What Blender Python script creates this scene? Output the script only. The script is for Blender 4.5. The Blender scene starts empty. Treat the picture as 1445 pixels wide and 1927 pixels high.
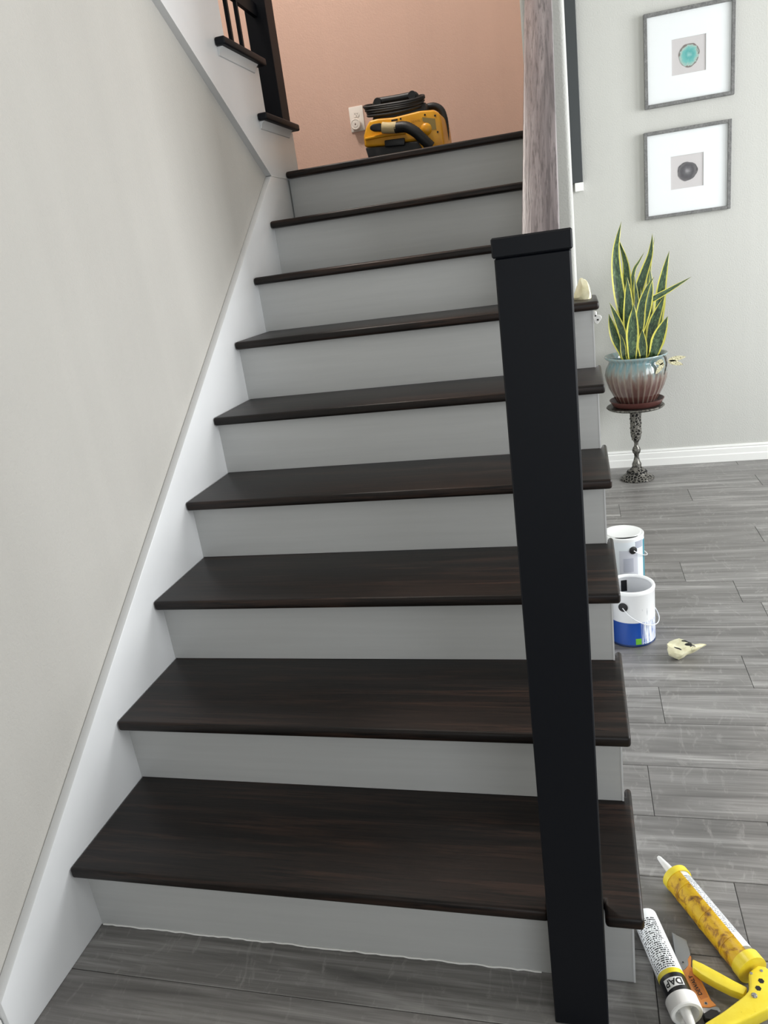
import bpy, bmesh, math, random
from mathutils import Vector, Matrix
random.seed(7)
PI = math.pi
sc = bpy.context.scene
col = sc.collection

# ------------------------------------------------------------------ camera
IW, IH = 1445, 1927
CAM = Vector((1.1061, -1.0621, 1.3434))
YAW, PITCH, ROLL, FPX = 0.2768, -0.3243, -0.1383, 1416.97
_f = Vector((-math.sin(YAW)*math.cos(PITCH), math.cos(YAW)*math.cos(PITCH), math.sin(PITCH)))
_r0 = Vector((math.cos(YAW), math.sin(YAW), 0)); _u0 = _r0.cross(_f)
_r = math.cos(ROLL)*_r0 + math.sin(ROLL)*_u0
_u = -math.sin(ROLL)*_r0 + math.cos(ROLL)*_u0
cd = bpy.data.cameras.new('camera'); cam = bpy.data.objects.new('camera', cd); col.objects.link(cam)
cd.sensor_fit = 'VERTICAL'; cd.sensor_height = 36; cd.sensor_width = 36*IW/IH
cd.lens = FPX/IH*36; cd.clip_start = 0.02
m3 = Matrix((_r, _u, -_f)).transposed()
cam.matrix_world = Matrix.Translation(CAM) @ m3.to_4x4()
sc.camera = cam

# ------------------------------------------------------------------ world, lights, exposure
w = bpy.data.worlds.new('world'); sc.world = w; w.use_nodes = True
w.node_tree.nodes['Background'].inputs[0].default_value = (0.80, 0.90, 1.0, 1)
w.node_tree.nodes['Background'].inputs[1].default_value = 0.6
def area(name, loc, target, sx, sy, power, color):
    l = bpy.data.lights.new(name, 'AREA'); l.shape = 'RECTANGLE'; l.size = sx; l.size_y = sy
    l.energy = power; l.color = color
    o = bpy.data.objects.new(name, l); col.objects.link(o); o.location = loc
    o.rotation_euler = (Vector(target)-Vector(loc)).to_track_quat('-Z', 'Y').to_euler()
    return o
# daylight through the two windows of the right wall and the glazed doors behind the camera
area('daylight_right', (4.74, 2.05, 1.75), (0, 2.05, 1.75), 1.4, 2.0, 120, (0.97, 0.99, 1.0))
area('daylight_right', (4.74, -0.05, 1.75), (0, -0.05, 1.75), 1.4, 2.0, 64, (0.97, 0.99, 1.0))
area('daylight_back', (2.3, -3.44, 1.45), (2.3, 0, 1.45), 2.0, 2.2, 17, (0.96, 0.98, 1.0))
# warm lamp of the upper hall
area('hall_lamp', (-0.75, 1.9, 5.2), (-0.2, 2.4, 0), 0.5, 0.5, 78, (1.0, 0.93, 0.86))
vs = sc.view_settings
vs.view_transform = 'Standard'; vs.look = 'None'; vs.gamma = 1; vs.use_curve_mapping = False
vs.exposure = 0.42

# ------------------------------------------------------------------ helpers
def at(px, py, axis, val):
    """point of the plane axis=val seen at photo pixel (px,py)"""
    v = _f + _r*(px-IW/2)/FPX - _u*(py-IH/2)/FPX
    s = (val-CAM[axis])/v[axis]
    return CAM + v*s
def lin(c):
    return tuple((x/12.92 if x <= .04045 else ((x+.055)/1.055)**2.4) for x in c)
def rgb(r, g, b): return lin((r/255, g/255, b/255)) + (1,)

class NT:
    def __init__(s, name):
        s.m = bpy.data.materials.new(name); s.m.use_nodes = True; s.t = s.m.node_tree
        s.b = s.t.nodes['Principled BSDF']; s.n = s.t.nodes; s.l = s.t.links
    def new(s, ty, **kw):
        n = s.n.new(ty)
        for k, v in kw.items(): setattr(n, k, v)
        return n
    def link(s, a, b): s.l.new(a, b)
    def set(s, **kw):
        for k, v in kw.items(): s.b.inputs[k.replace('_', ' ')].default_value = v
        return s
    def coords(s, kind='Object', scale=(1, 1, 1), add_random=False):
        tc = s.new('ShaderNodeTexCoord'); mp = s.new('ShaderNodeMapping'); mp.inputs['Scale'].default_value = scale
        out = tc.outputs[kind]
        if add_random:
            oi = s.new('ShaderNodeObjectInfo'); va = s.new('ShaderNodeVectorMath', operation='MULTIPLY_ADD')
            cx = s.new('ShaderNodeCombineXYZ')
            for i in range(3): s.link(oi.outputs['Random'], cx.inputs[i])
            va.inputs[1].default_value = (17.3, 31.1, 11.7)
            s.link(cx.outputs[0], va.inputs[0]); s.link(out, va.inputs[2]); out = va.outputs[0]
        s.link(out, mp.inputs['Vector']); return mp.outputs[0]
    def noise(s, vec, scale, detail=4, rough=.55, dist=0):
        n = s.new('ShaderNodeTexNoise'); n.inputs['Scale'].default_value = scale; n.inputs['Detail'].default_value = detail
        n.inputs['Roughness'].default_value = rough; n.inputs['Distortion'].default_value = dist
        s.link(vec, n.inputs['Vector']); return n.outputs['Fac']
    def ramp(s, fac, stops, interp='LINEAR'):
        r = s.new('ShaderNodeValToRGB'); cr = r.color_ramp; cr.interpolation = interp
        while len(cr.elements) < len(stops): cr.elements.new(.5)
        for e, (p, c) in zip(cr.elements, stops): e.position = p; e.color = c
        s.link(fac, r.inputs[0]); return r.outputs[0]
    def math(s, op, a, b=None):
        n = s.new('ShaderNodeMath', operation=op)
        for i, v in enumerate((a, b)):
            if v is None: continue
            if isinstance(v, (int, float)): n.inputs[i].default_value = v
            else: s.link(v, n.inputs[i])
        return n.outputs[0]
    def mix(s, fac, a, b, blend='MIX'):
        n = s.new('ShaderNodeMix', data_type='RGBA', blend_type=blend)
        for i, v in ((0, fac), (6, a), (7, b)):
            if isinstance(v, (int, float)): n.inputs[i].default_value = v
            elif isinstance(v, tuple): n.inputs[i].default_value = v
            else: s.link(v, n.inputs[i])
        return n.outputs[2]
    def bump(s, h, strength, dist=.002):
        n = s.new('ShaderNodeBump'); n.inputs['Strength'].default_value = strength; n.inputs['Distance'].default_value = dist
        s.link(h, n.inputs['Height']); s.link(n.outputs[0], s.b.inputs['Normal']); return s
    def color(s, c): s.link(c, s.b.inputs['Base Color']); return s

def plain(name, c, rough=.5, metal=0, **kw):
    return NT(name).set(Base_Color=c, Roughness=rough, Metallic=metal, **kw).m

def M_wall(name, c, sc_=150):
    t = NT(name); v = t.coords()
    big = t.math('ADD', t.math('MULTIPLY', t.noise(v, 1.3, 2), .55), t.math('MULTIPLY', t.noise(t.coords(scale=(9, 9, .35)), 1.2, 3), .45)); hsh = t.ramp(big, [(.3, tuple(x*.92 for x in c[:3])+(1,)), (.7, c)])  # tall stretched noise puts faint vertical light streaks into the wall colour
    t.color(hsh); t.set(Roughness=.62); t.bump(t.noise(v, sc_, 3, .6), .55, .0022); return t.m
def M_paint(name, c, streak=(1, 60, 60), amount=.08, rough=.38):
    t = NT(name); v = t.coords(scale=streak, add_random=True)
    n = t.noise(v, 2.2, 5, .6)
    t.color(t.ramp(n, [(.3, tuple(x*(1-amount) for x in c[:3])+(1,)), (.75, c)])); t.set(Roughness=rough)
    t.bump(n, .12, .001); return t.m
def M_wood(name, dark, mid, light, scale=(1.6, 34, 34), rough=.33, bump=.25, coat=0):
    t = NT(name); v = t.coords(scale=scale, add_random=True)
    n = t.noise(v, 1.6, 8, .62, .6)
    v2 = t.coords(scale=(scale[0]*4, scale[1]*5, scale[2]*5), add_random=True); g = t.noise(v2, 1.5, 3, .7)
    c1 = t.ramp(n, [(.28, dark), (.5, mid), (.76, light)])
    c2 = t.mix(t.ramp(g, [(.36, (1, 1, 1, 1)), (.5, (0, 0, 0, 1))]), c1, dark)
    t.color(c2); t.set(Roughness=rough, Coat_Weight=coat); t.bump(g, bump, .0007); return t.m
def M_plank():
    t = NT('grey_plank'); v = t.coords(scale=(1.1, 17, 1), add_random=True)
    n = t.noise(v, 1.5, 8, .6, .8)
    v2 = t.coords(scale=(2.6, 120, 1), add_random=True); g = t.noise(v2, 1.3, 4, .65)
    v3 = t.coords(scale=(9, 4.0, 1), add_random=True); sw = t.noise(v3, 2.0, 4, .65, 2.5)
    c = t.ramp(n, [(.26, rgb(80, 78, 77)), (.44, rgb(120, 118, 116)), (.58, rgb(146, 144, 142)), (.74, rgb(186, 184, 181))])
    c = t.mix(t.ramp(g, [(.35, (.55,)*3+(1,)), (.55, (0, 0, 0, 1))]), c, rgb(92, 90, 88))
    c = t.mix(t.ramp(sw, [(.56, (0, 0, 0, 1)), (.7, (.35,)*3+(1,))]), c, rgb(182, 180, 176))
    oi = t.new('ShaderNodeObjectInfo')
    c = t.mix(t.ramp(oi.outputs['Random'], [(0, (.0,)*3+(1,)), (1, (.45,)*3+(1,))]), c, rgb(104, 101, 99))
    t.color(c); t.set(Roughness=.36); t.bump(g, .2, .0006); return t.m

MAT = {}
MAT['wall'] = M_wall('wall_paint_grey', rgb(198, 198, 193))
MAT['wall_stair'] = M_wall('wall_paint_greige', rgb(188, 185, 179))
MAT['salmon'] = M_wall('wall_paint_salmon', rgb(214, 178, 161), 130)
MAT['ceiling'] = M_wall('ceiling_paint', rgb(225, 223, 218))
MAT['trim'] = M_paint('trim_white', rgb(226, 227, 228), (50, 2, 2), .05, .3)
MAT['riser'] = M_paint('riser_white', rgb(198, 199, 198), (1.2, 30, 30), .07, .33)
MAT['base'] = plain('baseboard_white', rgb(238, 238, 235), .3)
MAT['tread'] = M_wood('tread_dark_stain', rgb(9, 7, 7), rgb(26, 19, 16), rgb(62, 43, 34), (1.3, 26, 26), .40, .3)
MAT['tread'].node_tree.nodes['Principled BSDF'].inputs['Specular IOR Level'].default_value = .3
MAT['black'] = plain('black_satin_paint', rgb(8, 12, 20), .5, Specular_IOR_Level=.25)
MAT['rail'] = M_wood('glare_grey_rail', rgb(92, 84, 86), rgb(136, 126, 128), rgb(166, 157, 158), (40, 1.5, 1.5), .36, .6)  # grey glare on the dark-stained rail is put into its colour
MAT['plank'] = M_plank()
MAT['sub'] = plain('subfloor_dark', rgb(48, 46, 45), .8)

WL = {}
def wloc(o):
    v = Vector((0, 0, 0))
    while o is not None: v += o.location; o = o.parent
    return v
def link(name, me, mat, parent=None, origin=None):
    o = bpy.data.objects.new(name, me); col.objects.link(o)
    if mat is not None:
        for mm in (mat if isinstance(mat, (list, tuple)) else [mat]): me.materials.append(mm)
    if parent is not None:
        me.transform(Matrix.Translation(-wloc(parent))); o.parent = parent
    elif origin is not None:
        me.transform(Matrix.Translation(-Vector(origin))); o.location = origin
    return o
def obj(name, bm, mat, parent=None, origin=None, smooth=True, angle=35):
    me = bpy.data.meshes.new(name)
    bmesh.ops.recalc_face_normals(bm, faces=bm.faces)
    bm.to_mesh(me); bm.free()
    if smooth:
        for p in me.polygons: p.use_smooth = True
        me.set_sharp_from_angle(angle=math.radians(angle))
    return link(name, me, mat, parent, origin)
def thing(name, label, cat, loc, group=None, kind=None):
    o = bpy.data.objects.new(name, None); o.empty_display_size = .05; col.objects.link(o); o.location = loc
    return tag(o, label, cat, group, kind)
def tag(o, label=None, cat=None, group=None, kind=None):
    for k, v in (('label', label), ('category', cat), ('group', group), ('kind', kind)):
        if v: o[k] = v
    return o
def struct(name, bm, mat, origin=None, label=None, **kw):
    o = obj(name, bm, mat, None, origin, **kw); o['kind'] = 'structure'
    if label: o['label'] = label
    return o
def add_box(bm, x0, x1, y0, y1, z0, z1, bev=0, seg=2, mtx=None):
    r = bmesh.ops.create_cube(bm, size=1)
    vs_ = r['verts']
    for v in vs_:
        v.co = Vector((x0+(v.co.x+.5)*(x1-x0), y0+(v.co.y+.5)*(y1-y0), z0+(v.co.z+.5)*(z1-z0)))
    if bev:
        es = list({e for v in vs_ for e in v.link_edges})
        rr = bmesh.ops.bevel(bm, geom=es, offset=bev, segments=seg, profile=.5, affect='EDGES')
        vs_ = list({v for f in rr['faces'] for v in f.verts} | {v for v in vs_ if v.is_valid})
    if mtx is not None:
        bmesh.ops.transform(bm, matrix=mtx, verts=[v for v in vs_ if v.is_valid])
    return bm
def box(*a, **k): return add_box(bmesh.new(), *a, **k)
def prism(poly, axis, a, b, bev=0, seg=2, bm=None, mtx=None):
    """extrude a 2-D polygon along axis (0: poly in (y,z); 1: (x,z); 2: (x,y)) from a to b"""
    bm = bm or bmesh.new()
    def P(q, c):
        return Vector((c, q[0], q[1])) if axis == 0 else Vector((q[0], c, q[1])) if axis == 1 else Vector((q[0], q[1], c))
    A = [bm.verts.new(P(q, a)) for q in poly]; B = [bm.verts.new(P(q, b)) for q in poly]
    n = len(poly); fs = [bm.faces.new(A), bm.faces.new(B[::-1])]
    for i in range(n): fs.append(bm.faces.new((A[i], A[(i+1) % n], B[(i+1) % n], B[i])))
    vs_ = A+B
    bmesh.ops.recalc_face_normals(bm, faces=fs)
    if bev:
        es = list({e for f in fs for e in f.edges})
        rr = bmesh.ops.bevel(bm, geom=es, offset=bev, segments=seg, profile=.5, affect='EDGES', clamp_overlap=True)
        vs_ = list({v for f in rr['faces'] for v in f.verts} | {v for v in vs_ if v.is_valid})
    if mtx is not None: bmesh.ops.transform(bm, matrix=mtx, verts=[v for v in vs_ if v.is_valid])
    return bm
def lathe(prof, segs=32, mtx=None, bm=None, flute=None, closed=False):
    """revolve [(r,z)] about z; uv = (angle/2pi, z)"""
    bm = bm or bmesh.new(); uv = bm.loops.layers.uv.verify(); rings = []; allv = []
    for k, (r, z) in enumerate(prof):
        if r < 1e-6: ring = [bm.verts.new((0, 0, z))]
        else:
            ring = []
            for i in range(segs):
                a = 2*PI*i/segs; rr = r*(1+(flute(a, z) if flute else 0))
                ring.append(bm.verts.new((rr*math.cos(a), rr*math.sin(a), z)))
        rings.append(ring); allv += ring
    prs = list(zip(rings[:-1], rings[1:], prof[:-1], prof[1:]))
    if closed: prs.append((rings[-1], rings[0], prof[-1], prof[0]))
    for A, B, pa, pb in prs:
        for i in range(segs):
            j = (i+1) % segs
            if len(A) == 1 and len(B) == 1: continue
            if len(A) == 1: vs_, us = (A[0], B[i], B[j]), ((i+.5, pa[1]), (i, pb[1]), (i+1, pb[1]))
            elif len(B) == 1: vs_, us = (A[i], A[j], B[0]), ((i, pa[1]), (i+1, pa[1]), (i+.5, pb[1]))
            else: vs_, us = (A[i], A[j], B[j], B[i]), ((i, pa[1]), (i+1, pa[1]), (i+1, pb[1]), (i, pb[1]))
            f = bm.faces.new(vs_)
            for lp, u in zip(f.loops, us): lp[uv].uv = (u[0]/segs, u[1])
    if mtx is not None: bmesh.ops.transform(bm, matrix=mtx, verts=allv)
    return bm
def smooth_path(pts, sub=6, closed=False):
    P = [Vector(p) for p in pts]; out = []; n = len(P)
    rng = range(n if closed else n-1)
    for i in rng:
        if closed: p0, p1, p2, p3 = P[(i-1) % n], P[i], P[(i+1) % n], P[(i+2) % n]
        else: p0, p1, p2, p3 = P[max(i-1, 0)], P[i], P[i+1], P[min(i+2, n-1)]
        for k in range(sub):
            t = k/sub
            out.append(.5*((2*p1)+(p2-p0)*t+(2*p0-5*p1+4*p2-p3)*t*t+(3*p1-p0-3*p2+p3)*t**3))
    if not closed: out.append(P[-1])
    return out
def tube(path, r, segs=10, bm=None, closed=False, ribs=0):
    bm = bm or bmesh.new(); n = len(path); rings = []
    up = Vector((0, 0, 1)); prev = None
    for i, p in enumerate(path):
        a = path[(i-1) % n] if (closed or i > 0) else path[i]; b = path[(i+1) % n] if (closed or i < n-1) else path[i]
        t = (b-a).normalized()
        if prev is None:
            s = t.cross(up)
            if s.length < .1: s = t.cross(Vector((1, 0, 0)))
        else: s = prev - t*prev.dot(t)
        s.normalize(); prev = s; q = t.cross(s)
        rr = r(i/(n-1)) if callable(r) else r
        if ribs: rr *= 1 + (ribs if i % 2 else -ribs)
        rings.append([bm.verts.new(p+s*rr*math.cos(2*PI*k/segs)+q*rr*math.sin(2*PI*k/segs)) for k in range(segs)])
    for i in range(n if closed else n-1):
        A, B = rings[i], rings[(i+1) % n]
        for k in range(segs): bm.faces.new((A[k], A[(k+1) % segs], B[(k+1) % segs], B[k]))
    if not closed: bm.faces.new(rings[0][::-1]); bm.faces.new(rings[-1])
    return bm
def frame_to(origin, zdir, xhint=(0, 0, 1)):
    """matrix whose +Z runs along zdir, +X towards xhint"""
    z = Vector(zdir).normalized(); x = Vector(xhint); x = (x-z*x.dot(z)).normalized(); y = z.cross(x)
    m = Matrix((x, y, z)).transposed().to_4x4(); m.translation = Vector(origin); return m
def text_mesh(name, s, size, fn, mat, parent, spacing=1.0, sub=0, bold=.0):
    c = bpy.data.curves.new('txt', 'FONT'); c.body = s; c.size = size; c.align_x = 'CENTER'; c.align_y = 'CENTER'
    c.space_character = spacing; c.offset = bold
    o = bpy.data.objects.new('txt', c); col.objects.link(o)
    dg = bpy.context.evaluated_depsgraph_get(); me = bpy.data.meshes.new_from_object(o.evaluated_get(dg))
    bpy.data.objects.remove(o); bpy.data.curves.remove(c)
    bm = bmesh.new(); bm.from_mesh(me); bpy.data.meshes.remove(me)
    if sub: 
        bmesh.ops.triangulate(bm, faces=bm.faces); bmesh.ops.subdivide_edges(bm, edges=bm.edges, cuts=sub, use_grid_fill=True)
    for v in bm.verts: v.co = fn(v.co.x, v.co.y)
    me = bpy.data.meshes.new(name); bm.to_mesh(me); bm.free(); me.materials.clear()
    return link(name, me, mat, parent)

# ------------------------------------------------------------------ the room
H_, D_, N_, T_ = .19, .2599, .0347, .026        # rise, run, nosing overhang, tread thickness
XR, XT = 1.155, 1.1713                           # right ends of risers and treads
YF = 3.38                                        # far wall
XW0, XW1, YW = .989, 1.112, 1.50                 # full-height wall at the right of the upper steps
ROOM_X, ROOM_Y, CEIL = 4.8, -3.5, 5.4
fl = struct('floor', box(-.30, ROOM_X, ROOM_Y, YF, -.08, -.009), MAT['sub'])
rows_j = {}      # joints read off the photograph, by row index
def row_of(y): return math.floor((y-.109)/.187)
for y, x in ((.95, 1.294), (1.52, 1.697), (1.9, 1.468), (2.28, 1.827), (3.03, 1.978), (2.83, 1.62), (2.64, 1.268), (.0, 1.19), (-.15, 1.21)): rows_j[row_of(y)] = x
k0, k1 = row_of(ROOM_Y), row_of(YF-.01)
PL = 1.22
for k in range(k0, k1+1):
    y0, y1 = max(.109+k*.187, ROOM_Y), min(.109+(k+1)*.187, YF)
    x = rows_j.get(k, random.uniform(.2, 1.4)) - 4*PL
    while x < ROOM_X:
        a, b = max(x, -.30), min(x+PL, ROOM_X)
        if b-a > .02:
            obj('plank', box(a+.0006, b-.0006, y0+.0006, y1-.0006, -.009, 0, bev=.0011, seg=1), MAT['plank'], fl, smooth=False)
            o = col.objects[-1]; me = o.data; c = Vector(((a+b)/2, (y0+y1)/2, 0))
            me.transform(Matrix.Translation(-c)); o.location = c
        x += PL
# wall beneath the returning upper flight (its top follows the upper stringer)
SB = lambda y: 1.692+(1.914-y)*.64              # underside line of the upper stringer
wl = prism([(ROOM_Y, 0), (2.248, 0), (2.248, 1.71), (1.914, 1.70), (ROOM_Y, SB(ROOM_Y)+.01)], 0, -.13, -.024)
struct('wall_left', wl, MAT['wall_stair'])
struct('wall_landing', box(-1.25, XW0+.06, YF, YF+.12, 1.2, CEIL), MAT['salmon'])
struct('wall_far', box(XW0+.06, ROOM_X+.12, YF, YF+.12, -.08, CEIL), MAT['wall'])
struct('wall_upper', box(-1.37, -1.25, ROOM_Y, YF+.12, 1.2, CEIL), MAT['wall'])
# full-height wall beside the upper steps, bullnose corners
bm = bmesh.new(); pl = []
R = .016
for cx, cy, a0 in ((XW0+R, YW+R, PI), (XW1-R, YW+R, 1.5*PI)):
    for i in range(6): a = a0+i/5*PI/2; pl.append((cx+R*math.cos(a), cy+R*math.sin(a)))
pl += [(XW1, YF), (XW0, YF)]
Z6 = 6*H_
struct('wall_stair', prism(pl, 2, Z6, CEIL, bm=bm), MAT['wall'])
struct('wall_under', box(XW0+.01, XW1, YW+.10, YF, 0, Z6), MAT['wall'])
struct('ceiling', box(-1.37, ROOM_X+.12, ROOM_Y-.12, YF+.12, CEIL, CEIL+.1), MAT['ceiling'])
# right wall with two window openings, back wall with a glazed double door
def wall_with_holes(name, axis, c0, c1, u0, u1, z0, z1, holes):
    bm = bmesh.new(); us = sorted({u0, u1} | {h for q in holes for h in q[:2]})
    for a, b in zip(us[:-1], us[1:]):
        zs = [(z0, z1)]
        for q in holes:
            if q[0] <= a and b <= q[1]: zs = [(z0, q[2]), (q[3], z1)]
        for za, zb in zs:
            if zb-za > .001:
                add_box(bm, *((c0, c1, a, b) if axis == 0 else (a, b, c0, c1)), za, zb)
    return struct(name, bm, MAT['wall'])
WH = [(-.8, .7, .7, 2.8), (1.3, 2.8, .7, 2.8)]
wall_with_holes('wall_right', 0, ROOM_X, ROOM_X+.12, ROOM_Y-.12, YF, -.08, CEIL, WH)
DH = [(1.2, 3.4, 0, 2.6)]
wall_with_holes('wall_back', 1, ROOM_Y-.12, ROOM_Y, -1.37, ROOM_X, -.08, CEIL, DH)
for i, (a, b, c, d_) in enumerate(WH):
    bm = bmesh.new()
    for q in ((a, a+.06, c, d_), (b-.06, b, c, d_), (a, b, c, c+.06), (a, b, d_-.06, d_), ((a+b)/2-.02, (a+b)/2+.02, c, d_), (a, b, 1.73, 1.77)):
        add_box(bm, ROOM_X+.03, ROOM_X+.09, *q)
    wn = struct('window_%d' % (i+1), bm, MAT['base'])
bm = bmesh.new(); a, b, c, d_ = DH[0]
for q in ((a, a+.08, c, d_), (b-.08, b, c, d_), ((a+b)/2-.07, (a+b)/2+.07, c, d_), (a, b, d_-.08, d_), (a, b, c, c+.18)):
    add_box(bm, q[0], q[1], ROOM_Y-.09, ROOM_Y-.04, q[2], q[3])
struct('door_1', bm, MAT['base'])
# baseboards
TZL = 9*H_+.0053
bprof = [(0, 0), (-.014, 0), (-.014, .040), (-.011, .046), (-.011, .074), (-.006, .080), (-.009, .086), (-.007, .095), (0, .096)]
struct('baseboard_far', prism([(YF+y, z) for y, z in bprof], 0, XW1+.001, ROOM_X), MAT['base'], angle=25)
struct('baseboard_left', prism([(-.024-y, z) for y, z in bprof], 1, ROOM_Y, -.252), MAT['base'], angle=25)

struct('baseboard_landing', prism([(YF+y*1.75, TZL+z) for y, z in bprof], 0, -1.25, XW0), MAT['base'], angle=25)
# ------------------------------------------------------------------ lower flight
DZ = [.008, .0031, .0028, -.0041, -.0089, -.0005, .0022, .0045, .0053]
DY = [-.006, -.0009, -.0031, .0007, .0092, .0034, -.0016, -.0066, -.0014]
TZ = [0]+[(i+1)*H_+DZ[i] for i in range(9)]     # tread tops, index 1..9
NY = [0]+[i*D_+DY[i] for i in range(9)]         # nose lines
RY = lambda i: (i-1)*D_+N_                      # riser faces
stair = thing('staircase', 'lower flight of black-brown stained treads and grey-white painted risers beside grey wall', 'staircase', (.55, 0, 0))
XN0, XN1, YN0, YN1 = 1.0095, 1.1030, -.064, .030   # newel post
def noses(poly, z1, t, r=.010):
    """tread slab with rounded nosing"""
    return prism(poly, 2, z1-t, z1, bev=r, seg=3)
for i in range(1, 9):
    y0 = NY[i]; yb = RY(i+1)+.016; yr = RY(i+1)+.043; z = TZ[i]
    if i == 1:
        poly = [(.0, y0), (XN0-.002, y0), (XN0-.002, YN1+.002), (XN1+.002, YN1+.002), (XN1+.002, y0), (XT, y0), (XT, yr), (XR+.002, yr), (XR+.002, yb), (0, yb)]
    elif i < 6: poly = [(0, y0), (XT, y0), (XT, yr), (XR+.002, yr), (XR+.002, yb), (0, yb)]
    elif i == 6: poly = [(0, y0), (XT, y0), (XT, YW+.05), (XW1+.002, YW+.05), (XW1+.002, YW-.002), (XW0-.002, YW-.002), (XW0-.002, yb), (0, yb)]
    else: poly = [(0, y0), (XW0, y0), (XW0, yb), (0, yb)]
    obj('tread', noses(poly, z, T_, .009), MAT['tread'], stair)
    o = col.objects[-1]
# landing edge and deck
obj('tread', noses([(0, NY[9]), (XW0, NY[9]), (XW0, NY[9]+.12), (0, NY[9]+.12)], TZ[9], T_, .009), MAT['tread'], stair)
obj('landing_deck', prism([(0, NY[9]+.12), (XW0, NY[9]+.12), (XW0, YF-.024), (-1.226, YF-.024), (-1.226, 2.27), (0, 2.27)], 2, TZ[9]-.06, TZ[9]), MAT['tread'], stair)
for i in range(1, 10):
    x1 = XR if i <= 6 else XW0
    z0 = TZ[i-1]+.0005; z1 = TZ[i]-T_+.001
    r = obj('riser', box(.0, x1-.0036 if i <= 6 else x1, RY(i), RY(i)+.015, z0, z1), MAT['riser'], stair)
# thin uneven caulk bead where the lowest riser meets the floor
bm = bmesh.new(); pth = [Vector((.004+.0115*k*1.0, RY(1)-.0005+random.uniform(-.0015, .001), .0012+random.uniform(0, .0012))) for k in range(86)]
tube(pth, .0022, 5, bm); obj('caulk_bead', bm, MAT['base'], stair)
# skirt board on the wall side: outline above follows the nosings
SK = lambda y: H_+y*H_/D_+.108
sk = [(-.25, 0), (2.10, 0), (2.10, 1.690), (1.912, 1.690), (-.25, SK(-.25))]
obj('skirt_board', prism(sk, 0, -.024, .0, bev=.003, seg=2), MAT['trim'], stair)
# outer stringer closing the open side
poly = []
for i in range(1, 7): poly += [(RY(i)-.0005, TZ[i-1]), (RY(i)-.0005, TZ[i]-T_)]
poly += [(YW+.11, TZ[6]-T_), (YW+.11, 0)]
obj('outer_stringer', prism(poly, 0, XR-.0035, XR), MAT['trim'], stair)

# ------------------------------------------------------------------ lower railing
rail = thing('stair_railing', 'square black newel post at stair foot carrying stained wooden handrail greyed by painted-in glare', 'railing', ((XN0+XN1)/2, -.013, 0))
nw = obj('newel_post', box(XN0, XN1, YN0, YN1, 0, 1.3225, bev=.002, seg=1), MAT['black'], rail)
obj('post_cap', box(XN0-.0025, XN1+.0025, YN0-.0025, YN1+.0025, 1.3225, 1.347, bev=.002, seg=1), MAT['black'], nw)
ZH = lambda y: 1.0713+y*H_/D_
hr = prism([(YN1, ZH(YN1)-.048), (YW, ZH(YW)-.048), (YW, ZH(YW)), (YN1, ZH(YN1))], 0, 1.0185, 1.0835, bev=.004, seg=2)
obj('handrail', hr, MAT['rail'], rail)['label'] = 'unpainted stained wooden handrail greyed by painted-in glare'

# ------------------------------------------------------------------ upper flight (returns towards the viewer over the left wall)
RU, SU = .2825, .190
up = thing('staircase', 'upper flight returning above left wall, black tread ends over white stringer', 'staircase', (-.6, 2.2, TZ[9]))
NSTEP = 11
uy = lambda i: 2.248-(i-1)*RU           # riser faces
uz = lambda i: TZ[9]+i*SU-.004               # tread tops
poly = [(1.914, 1.692), (2.248, 1.692)]
for i in range(1, NSTEP+1):
    poly += [(uy(i), uz(i)-.025), (uy(i+1), uz(i)-.025)]
ye = uy(NSTEP+1); poly += [(ye, SB(ye))]
obj('stringer', prism(poly, 0, -.024, .0), MAT['trim'], up)
for i in range(1, NSTEP+1):
    # tread with the return nosing at its open end
    y_n = {1: 2.228, 2: 1.95}.get(i, uy(i)-.017)
    yb = uy(i+1)
    tp = [(-1.226, y_n+.012), (.037, y_n+.012), (.037, y_n-.36), (.001, y_n-.36), (.001, yb), (-1.226, yb)]
    obj('tread', noses(tp, uz(i), .025, .006), MAT['black'], up)
    obj('riser', box(-1.226, -.024, uy(i)-.016, uy(i)-.0005, uz(i)-SU+.0005, uz(i)-.025), MAT['riser'], up)
    cv = prism([(0.0005, uz(i)-.0255), (.020, uz(i)-.0255), (.010, uz(i)-.034), (.004, uz(i)-.050), (.0005, uz(i)-.052)], 1, y_n-.345, y_n-.035)
    obj('cove_moulding', cv, MAT['trim'], up)
obj('skirt_seam', box(.0, .0015, 1.912, 2.10, 1.6885, 1.6915), MAT['base'], up)

ur = thing('stair_railing', 'black newel post and thin square balusters on the upper flight', 'railing', (-.026, 2.145, uz(1)))
obj('newel_post', box(-.069, .018, 2.100, 2.189, uz(1), uz(1)+1.25, bev=.002, seg=1), MAT['black'], ur)
ZU = lambda y: uz(1)+.98+(2.145-y)*SU/RU
for i in range(2, NSTEP+1):
    for yb in ((1.905, 1.812) if i == 2 else (uy(i)-.07, uy(i)-.20)):
        obj('baluster', box(-.0325, -.0195, yb-.0065, yb+.0065, uz(i), ZU(yb)-.03), MAT['black'], ur)
yl = uy(NSTEP+1)
obj('handrail', prism([(2.10, ZU(2.10)-.05), (yl, ZU(yl)-.05), (yl, ZU(yl)), (2.10, ZU(2.10))], 0, -.057, .005, bev=.004), MAT['black'], ur)
obj('lower_rail', prism([(1.74, 2.30), (1.88, 2.272), (2.10, 2.266), (2.10, 2.31), (1.74, 2.345)], 0, -.034, -.018), MAT['black'], ur)

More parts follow.
